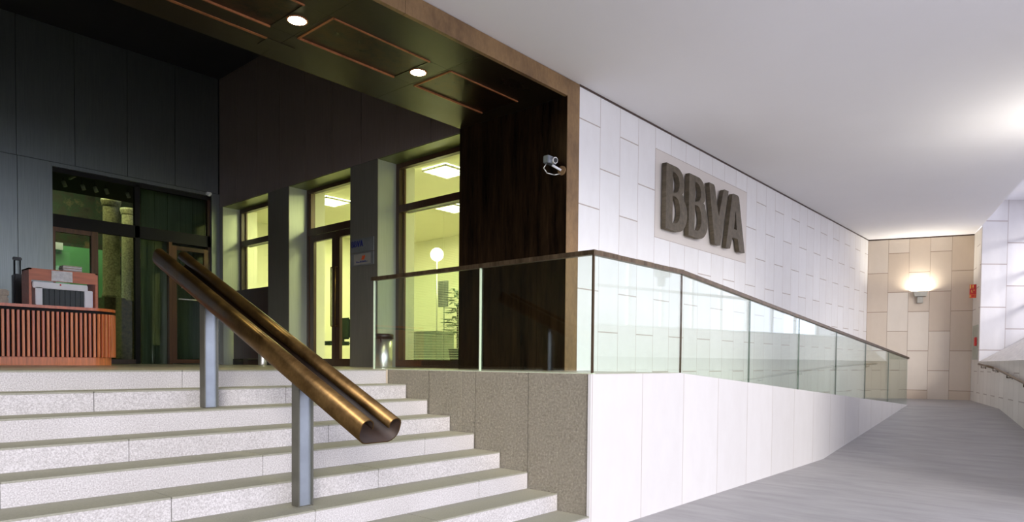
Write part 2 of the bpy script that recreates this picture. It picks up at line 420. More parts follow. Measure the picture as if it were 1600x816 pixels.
# window recess in the right wall: sloping sill, head, near jamb, glazing with white bars
d = Vector((-0.9676, -0.2526)); n = Vector((-0.2526, -0.9676))*-1; n = Vector((0.2526, -0.9676))
w0 = Vector((16.1, -0.70))
def wp(s, o): p = w0 + d*s + n*o; return (p.x, p.y)
mb = MB()
a0, a1 = wp(1.136, 0.0), wp(11.3, 0.0); b0, b1 = wp(0.6, 1.1), wp(11.3, 1.1)
A = (*a0, 1.45); B = (*a1, 1.45); C = (*b1, 2.1); D = (*b0, 2.1)
vs = [A, B, C, D]; lo = [(p[0], p[1], p[2]-0.12) for p in vs]
mb.quad(vs, 'sill'); mb.quad(lo[::-1], 'sill')
for k in range(4): mb.quad([vs[k], lo[k], lo[(k+1) % 4], vs[(k+1) % 4]], 'sill')
bmesh.ops.recalc_face_normals(mb.bm, faces=mb.bm.faces)
struct(mb.build('sill_slope'))
mb = MB()
mb.prism([wp(-0.6, 0.3), wp(12.3, 0.3), wp(12.3, 3.2), wp(-0.6, 3.2)], 'z', 5.36, 5.6, 'plaster')
struct(mb.build('ceiling_window_recess'))
mb = MB(); mb.prism([wp(11.3, 0.3), wp(11.3, 1.4), wp(12.8, 1.4), wp(12.8, 0.3)], 'z', 0.9, 5.36, 'plaster'); struct(mb.build('wall_near_jamb'))
win = struct(bpy.data.objects.new('window_1', None)); COL.objects.link(win)
win.location = (*wp(0.0, 1.12), 0); win.rotation_euler.z = math.atan2(d.y, d.x)
mb = MB()
for s in [0.6+0.971*k for k in range(12)]: mb.box(s-0.03, s+0.03, -0.03, 0.03, 2.05, 5.36, 'white')
for z in (2.1, 2.9, 3.7, 4.5, 5.3): mb.box(0.6, 11.3, -0.03, 0.03, z-0.03, z+0.03, 'white')
mb.build('window_frame', parent=win, local=True)

mb = MB(); mb.prism([wp(-4, 6.5), wp(12, 6.5), wp(12, 10), wp(-4, 10)], 'z', G, 5.2, 'plaster'); struct(mb.build('wall_sun_blocker'))  # unseen block added outside to cut the light through the window

# portal: bronze lining of the right cheek, soffit with downlights, copper face strip
mb = MB()
mb.box(1.735, 1.97, 1.62, 3.43, HL, ZS+0.05, 'gap')
for a, b in ((1.6, 2.04), (2.044, 2.955), (2.959, 3.43)): mb.box(1.727, 1.737, a, b, HL, ZS-0.004, 'bronze')
mb.box(1.731, 1.85, 3.428, 3.438, HL, ZS, 'bronze')
struct(mb.build('wall_portal'))
mb = MB()
mb.box(1.729, 1.97, 1.592, 1.64, HL, 4.724, 'copper')
for a, b in ((-0.764, 1.727), (-3.3, -0.768), (XL, -3.304)): mb.box(a, b, 1.592, 1.64, ZS-0.002, 4.724, 'copper')
struct(mb.build('trim_4'))
mb = MB()
mb.box(XL, 1.735, 1.64, 3.42, ZS+0.06, 7.3, 'dark'); mb.box(1.735, 2.6, 1.85, 3.42, ZS+0.06, 7.3, 'dark')
edges = [1.727, 0.3, -1.2, -2.7, -4.2, -5.7, XL]
for a, b in zip(edges[:-1], edges[1:]):
    # soffit boards around the sunk service hatches
    mb.box(b+0.002, a-0.002, 1.64, 2.17, ZS, ZS+0.06, 'soffit'); mb.box(b+0.002, a-0.002, 2.775, 3.415, ZS, ZS+0.06, 'soffit')
    x0, x1 = b+0.05, a-0.25
    mb.box(b+0.002, x0, 2.172, 2.773, ZS, ZS+0.06, 'soffit'); mb.box(x1, a-0.002, 2.172, 2.773, ZS, ZS+0.06, 'soffit')
    mb.box(x0+0.01, x1, 2.18, 2.765, ZS+0.006, ZS+0.06, 'bronze')
    mb.box(x0, x1, 2.164, 2.180, ZS-0.012, ZS+0.05, 'copper_edge'); mb.box(x0, x1, 2.765, 2.781, ZS-0.012, ZS+0.05, 'copper_edge')
    mb.box(x0-0.004, x0+0.012, 2.164, 2.781, ZS-0.012, ZS+0.05, 'copper_edge')
struct(mb.build('ceiling_portal'))
mb = MB(); mb.box(XL, -1.35, 3.0, 3.035, ZS-0.006, ZS, 'copper_edge'); mb.box(-1.35, -1.05, 3.0, 3.2, ZS-0.006, ZS, 'soffit'); struct(mb.build('trim_5'))

# recess: dark ceiling, far cladding with entrance opening, right cladding with three openings
mb = MB(); mb.box(XL-0.2, 2.6, 3.3, 11.2, 7.2, 7.4, 'dark'); struct(mb.build('ceiling_recess'))
mb = MB(); mb.box(XL-0.2, XL, -0.0, 11.2, G-0.1, 7.3, 'panel'); struct(mb.build('wall_left_blocker'))  # unseen plain wall added on the left to block light
mb = MB()
sx = [1.83-0.877*k for k in range(12)]
for a, b in zip(sx[:-1], sx[1:]):
    mb.box(b+0.004, a-0.004, 10.8, 10.82, 4.815, 7.2, 'panel')
low = [-1.175, -1.669]+[-1.669-0.877*k for k in range(1, 7)]
for a, b in zip(low[:-1], low[1:]): mb.box(b+0.004, a-0.004 if a != -1.175 else a, 10.8, 10.82, HL, 4.805, 'panel')
mb.box(XL, -1.19, 10.82, 11.0, HL, 7.2, 'gap'); mb.box(-1.19, 1.85, 10.82, 11.0, 4.75, 7.2, 'gap')
mb.box(-1.175, -1.155, 10.8, 11.05, HL, 4.75, 'panel'); mb.box(-1.175, 1.69, 10.8, 11.05, 4.74, 4.806, 'panel')
mb.box(1.69, 1.85, 10.8, 11.05, HL, 4.806, 'panel')
struct(mb.build('wall_back'))
mb = MB()
op = [(3.50, 5.416), (6.145, 8.052), (8.80, 10.65)]
piers = [(3.43, 3.50), (5.416, 6.145), (8.052, 8.80), (10.65, 10.8)]
for a, b in piers: mb.box(1.85, 1.87, a, b, HL, 4.53, 'panel_pier'); mb.box(1.87, 2.62, a+0.01, b-0.01, HL, 4.9, 'office_wall')
ys = [3.43, 4.17, 4.975, 5.85, 6.67, 7.52, 8.39, 9.22, 10.05, 10.8]
for a, b in zip(ys[:-1], ys[1:]): mb.box(1.85, 1.87, a+0.008, b-0.008, 4.535, 7.2, 'panel_side')
mb.box(1.87, 2.3, 3.43, 11.2, 4.9, 7.2, 'gap'); mb.box(1.83, 2.4, 10.805, 11.1, 4.6, 7.2, 'gap')
for a, b in op:
    mb.box(1.862, 2.25, b-0.002, b+0.012, HL, 4.53, 'reveal'); mb.box(1.862, 2.25, a-0.012, a+0.002, HL, 4.53, 'reveal')
    mb.box(1.862, 2.25, a, b, 4.525, 4.56, 'reveal_head'); mb.box(2.25, 2.62, a-0.02, b+0.02, 4.54, 4.9, 'office_wall')
struct(mb.build('wall_side'))

# office behind the windows
mb = MB(); mb.box(2.3, 8.0, 1.9, 12.6, HL-0.1, HL, 'office_floor'); struct(mb.build('floor_office'))
mb = MB(); mb.box(2.3, 8.1, 1.9, 12.7, 4.75, 4.9, 'office_wall'); struct(mb.build('ceiling_office'))
mb = MB()
mb.box(8.0, 8.15, 1.9, 12.7, HL, 4.9, 'office_wall'); mb.box(2.62, 8.1, 12.6, 12.75, HL, 4.9, 'office_wall')
mb.box(1.99, 8.1, 1.86, 1.98, HL, 4.9, 'office_wall'); mb.box(2.5, 2.62, 10.79, 12.7, HL, 4.9, 'office_wall'); mb.box(2.5, 2.62, 1.9, 3.44, HL, 4.9, 'office_wall')
struct(mb.build('wall_office'))
mb = MB(); mb.box(3.6, 4.1, 8.0, 8.5, HL, 4.75, 'office_wall'); mb.box(5.6, 6.0, 5.6, 6.2, HL, 4.75, 'office_wall'); struct(mb.build('wall_office_pillars'))

# hall behind the entrance
mb = MB()
mb.box(-3.6, 4.5, 17.0, 17.2, HL, 6.4, 'hall_wall'); mb.box(-3.8, -3.6, 11.0, 17.2, HL, 6.4, 'hall_wall')
mb.box(4.4, 4.6, 12.7, 17.2, HL, 6.4, 'hall_wall')
for k in range(8): mb.box(0.60+0.26*k+0.004, 0.86+0.26*k-0.004, 11.6, 11.64, HL, 4.9, 'reflection_board')  # boards added to stand for the reflection in the entrance glass
struct(mb.build('wall_hall'))
mb = MB(); mb.box(-3.8, 4.6, 10.95, 17.2, HL-0.2, HL, 'landing'); struct(mb.build('floor_hall'))
mb = MB(); mb.box(-3.8, 4.6, 11.0, 17.2, 6.4, 6.5, 'dark'); mb.box(-3.8, 4.4, 11.05, 13.3, 4.85, 4.95, 'dark'); struct(mb.build('ceiling_hall'))

# ================================================================== windows and doors of the recess
def frame_rect(mb, X, y0, y1, z0, z1, w, dpt, m):
    mb.box(X, X+dpt, y0, y0+w, z0, z1, m); mb.box(X, X+dpt, y1-w, y1, z0, z1, m)
    mb.box(X, X+dpt, y0+w, y1-w, z1-w, z1, m); mb.box(X, X+dpt, y0+w, y1-w, z0, z0+w, m)
def side_window(n, a, b, blind_low=True):
    r = struct(bpy.data.objects.new('window_%d' % n, None)); COL.objects.link(r); r.location = (2.25, (a+b)/2, HL)
    mb = MB(); X = 2.22
    frame_rect(mb, X, a+0.003, b-0.003, HL, 4.52, 0.075, 0.09, 'frame')
    mb.box(X, X+0.09, a+0.07, b-0.07, 3.735, 3.85, 'frame')
    mb.box(X, X+0.09, a+0.07, b-0.07, HL+0.07, HL+0.12, 'frame')
    mb.box(X+0.09, X+0.12, b-0.11, b-0.07, HL+0.1, 4.45, 'frame_door')
    mb.build('window_frame', parent=r)
    mb = MB(); mb.box(X+0.04, X+0.048, a+0.07, b-0.07, HL+0.1, 3.75, 'window_glass'); mb.box(X+0.04, X+0.048, a+0.07, b-0.07, 3.84, 4.46, 'window_glass')
    mb.build('pane', parent=r)
    mb = MB(); z = HL+0.14
    while z < 3.74:
        mb.quad([(X+0.15, a+0.08, z), (X+0.15, b-0.12, z), (X+0.175, b-0.12, z+0.007), (X+0.175, a+0.08, z+0.007)], 'blind'); z += 0.026
    mb.box(X+0.14, X+0.18, a+0.08, b-0.12, 3.74, 3.79, 'blind')
    for y in (a+0.35, (a+b)/2, b-0.3): mb.cyl((X+0.162, y, HL+0.14), (X+0.162, y, 3.75), 0.0015, 'blind', n=5)
    mb.build('blind', parent=r)
    return r
side_window(2, *op[0]); side_window(3, *op[2])
# double door in the middle opening
a, b = op[1]
r = struct(bpy.data.objects.new('door_1', None)); COL.objects.link(r); r.location = (2.25, (a+b)/2, HL)
mb = MB(); X = 2.22
frame_rect(mb, X, a+0.003, b-0.003, HL, 4.52, 0.07, 0.09, 'frame')
mb.box(X, X+0.09, a+0.07, b-0.07, 3.66, 3.79, 'frame'); mb.box(X+0.01, X+0.1, b-0.13, b-0.07, HL, 4.45, 'frame_door')
mb.build('door_frame', parent=r)
for (y0, y1) in ((a+0.08, (a+b)/2-0.004), ((a+b)/2+0.004, b-0.13)):
    mb = MB(); frame_rect(mb, X-0.005, y0, y1, HL+0.02, 3.65, 0.115, 0.06, 'frame'); leaf = mb.build('door_leaf', parent=r)
    mb = MB(); mb.box(X+0.02, X+0.028, y0+0.1, y1-0.1, HL+0.12, 3.55, 'window_glass'); mb.build('pane', parent=leaf)
    yh = y1-0.06 if y1 < 7.2 else y0+0.06
    mb = MB(); mb.tube([(X-0.005, yh, 1.95), (X-0.06, yh, 1.95), (X-0.06, yh, 3.0), (X-0.005, yh, 3.0)], 0.010, 'rail'); mb.build('handle', parent=leaf)
mb = MB(); mb.box(X+0.03, X+0.037, a+0.07, b-0.07, 3.78, 4.46, 'window_glass'); mb.build('transom_pane', parent=r)

# entrance screen in the far wall
r = struct(bpy.data.objects.new('door_2', None)); COL.objects.link(r); r.location = (0.25, 10.88, HL)
mb = MB()
y0, y1 = 10.86, 10.96
mb.box(-1.155, 1.69, y0, y1, 3.68, 3.91, 'gap'); mb.box(-1.155, 1.69, y0, y1, 4.66, 4.74, 'gap')
mb.box(0.224, 0.31, y0, y1, HL, 4.7, 'gap'); mb.box(-1.155, -1.10, y0, y1, HL, 3.68, 'frame_door')
mb.box(1.63, 1.69, y0, y1, HL, 4.7, 'frame'); mb.box(0.845, 0.905, y0-0.02, y1, HL, 3.68, 'frame_door')
mb.box(-0.53, -0.42, y0-0.01, y1, HL, 3.68, 'frame_door'); mb.box(-1.10, -0.53, y0, y1, 3.60, 3.68, 'frame_door')
mb.box(-1.1, 0.224, y0, y1, HL, HL+0.09, 'frame')
mb.build('door_frame', parent=r)
mb = MB()
for (p, q, u, v) in ((-1.1, -0.53, HL+0.09, 3.6), (-0.42, 0.224, HL+0.09, 3.68), (0.31, 0.845, HL, 3.68), (-1.155, 0.224, 3.91, 4.66), (0.31, 1.63, 3.91, 4.66)):
    mb.box(p, q, 10.90, 10.908, u, v, 'entrance_glass')
mb.build('pane', parent=r)
mb = MB()
mb.box(0.91, 1.0, 10.85, 10.91, HL+0.02, 3.62, 'frame_door'); mb.box(1.55, 1.63, 10.85, 10.91, HL+0.02, 3.62, 'frame_door')
mb.box(1.0, 1.55, 10.85, 10.91, 3.54, 3.62, 'frame'); mb.box(1.0, 1.55, 10.85, 10.91, HL+0.02, HL+0.1, 'frame_door')
leaf = mb.build('door_leaf', parent=r)
mb = MB(); mb.box(1.0, 1.55, 10.875, 10.883, HL+0.1, 3.54, 'entrance_glass'); mb.build('pane', parent=leaf)
mb = MB(); mb.tube([(1.04, 10.85, 2.55), (1.04, 10.80, 2.55), (1.52, 10.80, 2.55), (1.52, 10.85, 2.55)], 0.016, 'chrome'); mb.build('handle', parent=leaf)

mb = MB(); mb.box(1.10, 1.24, 10.868, 10.873, 2.78, 2.90, 'paper', ); mb.box(1.12, 1.22, 10.865, 10.868, 2.80, 2.815, 'blue')
tag(mb.build('notice', loc=(1.17, 10.87, 2.78)), 'small white notice stuck on the glass of the far entrance door', 'notice')

# ================================================================== BBVA letters
def letter(name, outer, holes, y0, y1, mat, T=lambda x, z: (x, z), parent=None, bev=0.0, axis='y', plain=None):
    def cpoly(pts):
        return pts
    cu = bpy.data.curves.new('outline', 'CURVE'); cu.dimensions = '2D'; cu.fill_mode = 'BOTH'
    for pts in [outer]+holes:
        sp = cu.splines.new('POLY'); sp.points.add(len(pts)-1); sp.use_cyclic_u = True
        for p, q in zip(sp.points, pts): x, z = T(*q); p.co = (x, z, 0, 1)
    cu.extrude = abs(y1-y0)/2; cu.bevel_depth = bev; cu.offset = -bev
    tmp = bpy.data.objects.new('tmp', cu); COL.objects.link(tmp)
    bpy.context.view_layer.update()
    me = bpy.data.meshes.new_from_object(tmp.evaluated_get(bpy.context.evaluated_depsgraph_get()))
    bpy.data.objects.remove(tmp); bpy.data.curves.remove(cu)
    return me
def arc(cx, cz, rx, rz, a0, a1, n=12):
    return [(cx+rx*math.cos(math.radians(a0+(a1-a0)*k/n)), cz+rz*math.sin(math.radians(a0+(a1-a0)*k/n))) for k in range(n+1)]
def glyph_B():
    o = [(0, 0), (0, 0.94), (0.30, 0.94)] + arc(0.30, 0.71, 0.26, 0.23, 90, -25, 10) + [(0.49, 0.57), (0.54, 0.55)] + arc(0.36, 0.28, 0.30, 0.28, 50, -90, 14)
    h1 = [(0.20, 0.55), (0.20, 0.85), (0.26, 0.85)] + arc(0.27, 0.70, 0.13, 0.14, 80, -80, 8) + [(0.25, 0.55)]
    h2 = [(0.20, 0.11), (0.20, 0.50), (0.27, 0.50)] + arc(0.28, 0.305, 0.15, 0.195, 80, -80, 10) + [(0.25, 0.11)]
    return o, [h1, h2], 0.66
def glyph_V():
    o = [(0.0, 0.94), (0.17, 0.94), (0.21, 0.91), (0.375, 0.46), (0.545, 0.92), (0.58, 0.94), (0.74, 0.94), (0.46, 0.0), (0.24, 0.0)]
    return o, [], 0.74
def glyph_A():
    o = [(0.0, 0.0), (0.17, 0.0), (0.25, 0.20), (0.47, 0.20), (0.55, 0.0), (0.78, 0.0), (0.50, 0.91), (0.45, 0.94), (0.26, 0.94), (0.22, 0.91)]
    return o, [[(0.31, 0.35), (0.43, 0.35), (0.375, 0.67)]], 0.78
GL = {'b': glyph_B, 'v': glyph_V, 'a': glyph_A}
def glyph_obj(g, name, depth, sc, mat, bev=0.0):
    o, h, w = GL[g]()
    me = letter(name, o, h, 0, depth, mat, T=lambda x, z: (x*sc, z*sc), bev=bev)
    ob = bpy.data.objects.new(name, me); COL.objects.link(ob)
    me.materials.clear(); me.materials.append(M[mat])
    return ob
for g, x, lab in (('b', 3.99, 'large dark bronze letter B on the pale stone wall, first of the row'),
                  ('b', 4.70, 'large dark bronze letter B touching the V, second in the row on stone wall'),
                  ('v', 5.38, 'large dark bronze letter V on the pale stone wall'),
                  ('a', 6.05, 'large dark bronze letter A ending the row on the pale stone wall')):
    ob = glyph_obj(g, 'letter_sign', 0.07, 1.0, 'letter')
    ob.rotation_euler = (math.pi/2, 0, 0); ob.location = (x, 1.538, 3.285)
    tag(ob, lab, 'letter', 'bronze letters on the stone wall')

# plaque on the pier
r = thing('wall_plaque', 'silver two-part plaque with blue BBVA lettering on the grey pier', 'plaque', (1.85, 5.81, 2.88))
mb = MB(); mb.box(1.838, 1.85, 5.50, 6.11, 3.10, 3.32, 'plate', bev=0.003); mb.build('plate', parent=r)
mb = MB(); mb.box(1.838, 1.85, 5.50, 6.11, 2.88, 3.085, 'plate', bev=0.003); mb.box(1.835, 1.838, 5.58, 6.02, 2.90, 3.07, 'plate_light')
lp = mb.build('plate', parent=r)
y = 6.085
for g in 'bbva':
    ob = glyph_obj(g, 'lettering', 0.003, 0.105, 'blue'); w = GL[g]()[2]*0.105
    ob.parent = r; ob.location = (1.836-1.85, y-5.81, 3.19-2.88); ob.rotation_euler = (math.pi/2, 0, -math.pi/2)
    y -= w+0.004
mb = MB()
for p, q, s in ((5.78, 3.02, 0.02), (5.76, 2.995, 0.028), (5.735, 3.02, 0.022), (5.80, 2.985, 0.016)): mb.cyl((1.8335, p, q), (1.835, p, q), s, 'orange', n=12)
mb.build('emblem', parent=lp)
mb = MB(); yy = 5.95
for w in (0.03, 0.02, 0.024, 0.018, 0.03, 0.02, 0.026, 0.02, 0.03, 0.018, 0.022):
    mb.box(1.8335, 1.835, yy-w+0.005, yy, 2.93, 2.945+0.012*(w > 0.025), 'blue'); yy -= w+0.004
mb.build('lettering', parent=lp)

# ================================================================== glass balustrade
zp = lambda x: HL if x <= 1.63 else HL-(x-1.63)*(HL-0.455)/(12.4-1.63)
r = thing('glass_balustrade', 'frameless glass balustrade with thin bronze handrail following the upper ramp', 'balustrade', (0, 0, HL))
xs = [0.012, 1.63, 3.43, 5.23, 7.03, 8.83, 10.6, 12.35]
HG = 1.03
for k, (p, q) in enumerate(zip(xs[:-1], xs[1:])):
    mb = MB(); p2, q2 = p+0.004, q-0.004
    mb.prism([(p2, zp(p2)+0.003), (q2, zp(q2)+0.003), (q2, zp(q2)+HG), (p2, zp(p2)+HG)], 'y', 0.012, 0.027, 'glass'); mb.build('glass_pane', parent=r)
for p, q in ((0.03, 1.36), (1.368, 3.07)):
    mb = MB(); mb.box(0.012, 0.027, p, q, HL+0.007, HL+HG, 'glass'); mb.build('glass_pane', parent=r)
for x in xs[1:-1]:
    mb = MB(); mb.box(x-0.005, x+0.005, 0.010, 0.029, zp(x)+0.003, zp(x)+HG, 'cap' if x < 2 else 'joint'); mb.build('joint_strip', parent=r)
mb = MB(); mb.box(0.004, 0.022, 0.004, 0.022, HL+0.004, HL+HG, 'cap'); mb.build('joint_strip', parent=r)
for y in (1.364, 3.075):
    mb = MB(); mb.box(0.008, 0.031, y-0.006, y+0.006, HL+0.006, HL+HG, 'glass_edge'); mb.build('glass_edge', parent=r)
def bar(mb, pts, w, h, m):
    """square section handrail along pts"""
    n = len(pts); rings = []
    for k, p in enumerate(pts):
        p = Vector(p); t = Vector((0, 0, 0))
        ins = []
        if k > 0: ins.append((p-Vector(pts[k-1])).normalized())
        if k < n-1: ins.append((Vector(pts[k+1])-p).normalized())
        t = sum(ins, Vector()).normalized(); t2 = Vector((t.x, t.y, 0)).normalized()
        sd = Vector((-t2.y, t2.x, 0)); sc = 1/max(0.5, ins[0].dot(t)) if len(ins) == 2 else 1
        rings.append([mb.bm.verts.new(p + sd*(sx*w/2*sc) + Vector((0, 0, sz*h/2))) for sx, sz in ((-1, -1), (1, -1), (1, 1), (-1, 1))])
    fs = [mb.bm.faces.new(rings[0]), mb.bm.faces.new(rings[-1][::-1])]
    for A, B in zip(rings[:-1], rings[1:]):
        for k in range(4): fs.append(mb.bm.faces.new((A[k], A[(k+1) % 4], B[(k+1) % 4], B[k])))
    for f in fs: f.material_index = mb.mi(m)
    bmesh.ops.recalc_face_normals(mb.bm, faces=fs)
mb = MB(); zt = HG+0.018
bar(mb, [(0.02, 3.11, HL+zt), (0.02, 0.02, HL+zt), (1.63, 0.02, HL+zt), (12.42, 0.02, zp(12.42)+zt)], 0.05, 0.042, 'cap')
mb.build('handrail', parent=r)
mb = MB(); mb.box(0.0, 0.04, 0.0, 3.07, HL+0.001, HL+0.009, 'glass_edge'); mb.build('base_strip', parent=r)

# ================================================================== stair handrail: folded bronze channel on two posts
RX = -2.26
r = thing('stair_handrail', 'wide brown bronze channel handrail with two rolled edges on grey steel posts', 'handrail', (RX, 0.87, 0.308))
sec = []   # local u (across), v (up, normal to the slope): sheet centre line
R0 = 0.052
Rr = 0.074
# left curl: from inner hook over the top down the outer side, flat bottom, mirrored
left = [(-0.062, 0.085)] + [(-0.105+0.043*math.cos(math.radians(t)), 0.105+0.043*math.sin(math.radians(t))) for t in range(0, 181, 18)]
left += [(-0.150, 0.08), (-0.150, 0.055), (-0.144, 0.032), (-0.130, 0.012), (-0.110, -0.004), (-0.085, -0.012)]
sec = left + [(-u, v) for u, v in left[::-1]]
t = 0.0035
def offset(sec, d):
    out = []
    for k, (u, v) in enumerate(sec):
        a = sec[max(0, k-1)]; b = sec[min(len(sec)-1, k+1)]
        tx, ty = b[0]-a[0], b[1]-a[1]; L = math.hypot(tx, ty); out.append((u - ty/L*d, v + tx/L*d))
    return out
oA = offset(sec, t); oB = offset(sec, -t)
slope = math.atan2(0.1535, 0.35)
ax = Vector((0, math.cos(slope), math.sin(slope))); up = Vector((0, -math.sin(slope), math.cos(slope)))
base = Vector((RX, 0.035, 0.835)); Lr = 3.05/math.cos(slope)
mb = MB(); i = mb.mi('rail'); i2 = mb.mi('rail_in')
def ringpts(o, s): return [mb.bm.verts.new(base + Vector((u, 0, 0)) + up*v + ax*s) for u, v in o]
A0, A1, B0, B1 = ringpts(oA, 0), ringpts(oA, Lr), ringpts(oB, 0), ringpts(oB, Lr)
fs = []; INNER = A0
for k in range(len(sec)-1):
    for P, Q in ((A0, A1), (B0, B1)):
        f = mb.bm.faces.new((P[k], P[k+1], Q[k+1], Q[k])); f.smooth = True; fs.append(f)
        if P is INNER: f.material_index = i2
    fs.append(mb.bm.faces.new((A0[k], A0[k+1], B0[k+1], B0[k]))); fs.append(mb.bm.faces.new((A1[k], A1[k+1], B1[k+1], B1[k])))
for k in (0, len(sec)-1): fs.append(mb.bm.faces.new((A0[k], A1[k], B1[k], B0[k])))
bmesh.ops.recalc_face_normals(mb.bm, faces=fs)
mb.build('rail_channel', parent=r)
for (yc, zb) in ((0.873, 0.3155), (2.30, 0.9295)):
    mb = MB(); zt = 0.835 + (yc-0.035)*math.tan(slope) - 0.012
    zt_f = lambda y: 0.835 + (y-0.035)*math.tan(slope) - 0.016
    w, dp = 0.058, 0.045
    for sx in (-1, 1):
        x0, x1 = sorted((RX+sx*w, RX+sx*(w-0.009)))
        mb.prism([(yc-dp, zb), (yc+dp, zb), (yc+dp, zt_f(yc+dp)), (yc-dp, zt_f(yc-dp))], 'x', x0, x1, 'steel_edge')
    mb.prism([(yc-0.022, zb), (yc-0.014, zb), (yc-0.014, zt_f(yc-0.014)), (yc-0.022, zt_f(yc-0.022))], 'x', RX-w+0.009, RX+w-0.009, 'steel')
    mb.build('post', parent=r)

# ================================================================== right wall handrail, signs, sconces
r = thing('wall_handrail', 'dark metal handrail on small brackets along the low right wall', 'handrail', (*wp(1.9, -0.09), 0.455))
def wr(X, o=-0.09):
    s = (16.1-X)/0.9676; return wp(s, o)
pts = [(*wr(14.35), 1.385), (*wr(12.4), 1.30), (*wr(6.5), 0.74)]
mb = MB(); mb.tube(pts, 0.024, 'cap'); mb.build('rail', parent=r)
for X in (14.0, 12.6, 11.2, 9.8, 8.4, 7.0):
    z = 1.385-(14.35-X)*0.0436 if X > 12.4 else 1.30-(12.4-X)*0.0949
    q = wr(X); w_ = wr(X, 0.0)
    mb = MB(); mb.tube([(*q, z), (*q, z-0.07), (*w_, z-0.07)], 0.008, 'cap', n=8); mb.cyl((*wr(X, -0.012), z-0.07), (*w_, z-0.07), 0.03, 'cap'); mb.build('bracket', parent=r)

def sconce(loc, rz, lab, power):
    # local: wall plane y=0, lamp protrudes to -y
    r = thing('wall_sconce', lab, 'wall lamp', loc, rz, 'trough uplights on the stone walls')
    mb = MB(); tb = [(-0.16, 0.20), (0.16, 0.20), (0.135, 0.07), (-0.135, 0.07)]
    # open topped trough: front, sides, floor
    mb.prism([(-0.165, 0.22), (0.165, 0.22), (0.135, 0.08), (-0.135, 0.08)], 'y', -0.16, -0.15, 'sconce')
    for s in (-1, 1): mb.prism([(s*0.165, 0.22), (s*0.155, 0.22), (s*0.125, 0.08), (s*0.135, 0.08)], 'y', -0.15, 0.0, 'sconce')
    mb.box(-0.13, 0.13, -0.15, 0.0, 0.08, 0.09, 'sconce'); mb.build('shade', parent=r, local=True)
    mb = MB(); mb.box(-0.065, 0.065, -0.10, 0.0, -0.09, 0.08, 'sconce', bev=0.006); mb.build('bracket', parent=r, local=True)
    mb = MB(); mb.cyl((-0.11, -0.08, 0.15), (0.11, -0.08, 0.15), 0.018, 'lamp_glow'); mb.build('bulb', parent=r, local=True)
    d_ = bpy.data.lights.new('sconce_light', 'AREA'); d_.shape = 'RECTANGLE'; d_.size = 0.24; d_.size_y = 0.10; d_.energy = power; d_.color = (1.0, 0.95, 0.84)
    o = bpy.data.objects.new('sconce_light', d_); COL.objects.link(o); o.parent = r; o.location = (0, -0.08, 0.19); o.rotation_euler = (math.pi-0.15, 0, 0)
    return r
bw = Vector((0.3187, -0.9479)); bp = Vector((15.335, 1.593)) + bw*1.23
sconce((bp.x, bp.y, 3.08), math.atan2(bw.y, bw.x), 'grey trough uplight glowing on the beige end wall', 26)
# the same lamp on the wall outside the frame whose glow reaches the ceiling at the right edge
q = wp(9.6, 0.0); sconce((q[0], q[1], 2.9), math.atan2(d.y, d.x)+0.0, 'grey trough uplight on the right wall beside the window', 30)

q0 = Vector(wr(15.62, 0.0)); rz = math.atan2(d.y, d.x)
r = thing('fire_sign', 'red and yellow fire equipment sign projecting near the far right corner', 'sign', (q0.x, q0.y, 3.05), rz)
mb = MB(); mb.box(-0.004, 0.004, -0.14, 0.0, 0.0, 0.34, 'red'); mb.build('plate', parent=r, local=True)
for z0, z1, k in ((0.235, 0.335, 0), (0.12, 0.225, 1), (0.0, 0.10, 2)):
    mb = MB()
    mb.box(0.004, 0.006, -0.195, -0.005, z0, z1, 'red' if k < 2 else 'orange')
    if k == 0: mb.box(0.006, 0.007, -0.115, -0.085, z0+0.03, z1-0.01, 'yellow'); mb.cyl((0.006, -0.1, z0+0.015), (0.0075, -0.1, z0+0.015), 0.012, 'yellow', n=10); mb.box(0.006, 0.007, -0.19, -0.16, z0, z1, 'yellow')
    if k == 1: mb.box(0.006, 0.007, -0.15, -0.10, z0+0.02, z0+0.035, 'yellow'); mb.box(0.006, 0.007, -0.15, -0.135, z0+0.02, z1-0.02, 'yellow'); mb.box(0.006, 0.007, -0.09, -0.05, z1-0.04, z1-0.02, 'yellow')
    if k == 2: mb.cyl((0.006, -0.1, (z0+z1)/2), (0.0075, -0.1, (z0+z1)/2), 0.03, 'red', n=16); mb.box(0.006, 0.007, -0.19, -0.17, z0+0.02, z1-0.02, 'yellow')
    for v in mb.bm.verts: v.co.y *= 0.7
    mb.build('pictogram', parent=r, local=True)
q1 = Vector(wr(15.92, 0.0))
r = thing('hose_cabinet', 'grey green cabinet panel with red box set in the far right wall', 'cabinet', (q1.x, q1.y, 1.50), rz)
mb = MB(); mb.box(0, 0.80, -0.012, 0.0, 0.0, 0.86, 'cabinet_glass', bev=0.003); mb.build('door', parent=r, local=True)
mb = MB(); mb.box(0.52, 0.70, -0.05, -0.012, 0.34, 0.55, 'red', bev=0.004); mb.build('call_point', parent=r, local=True)

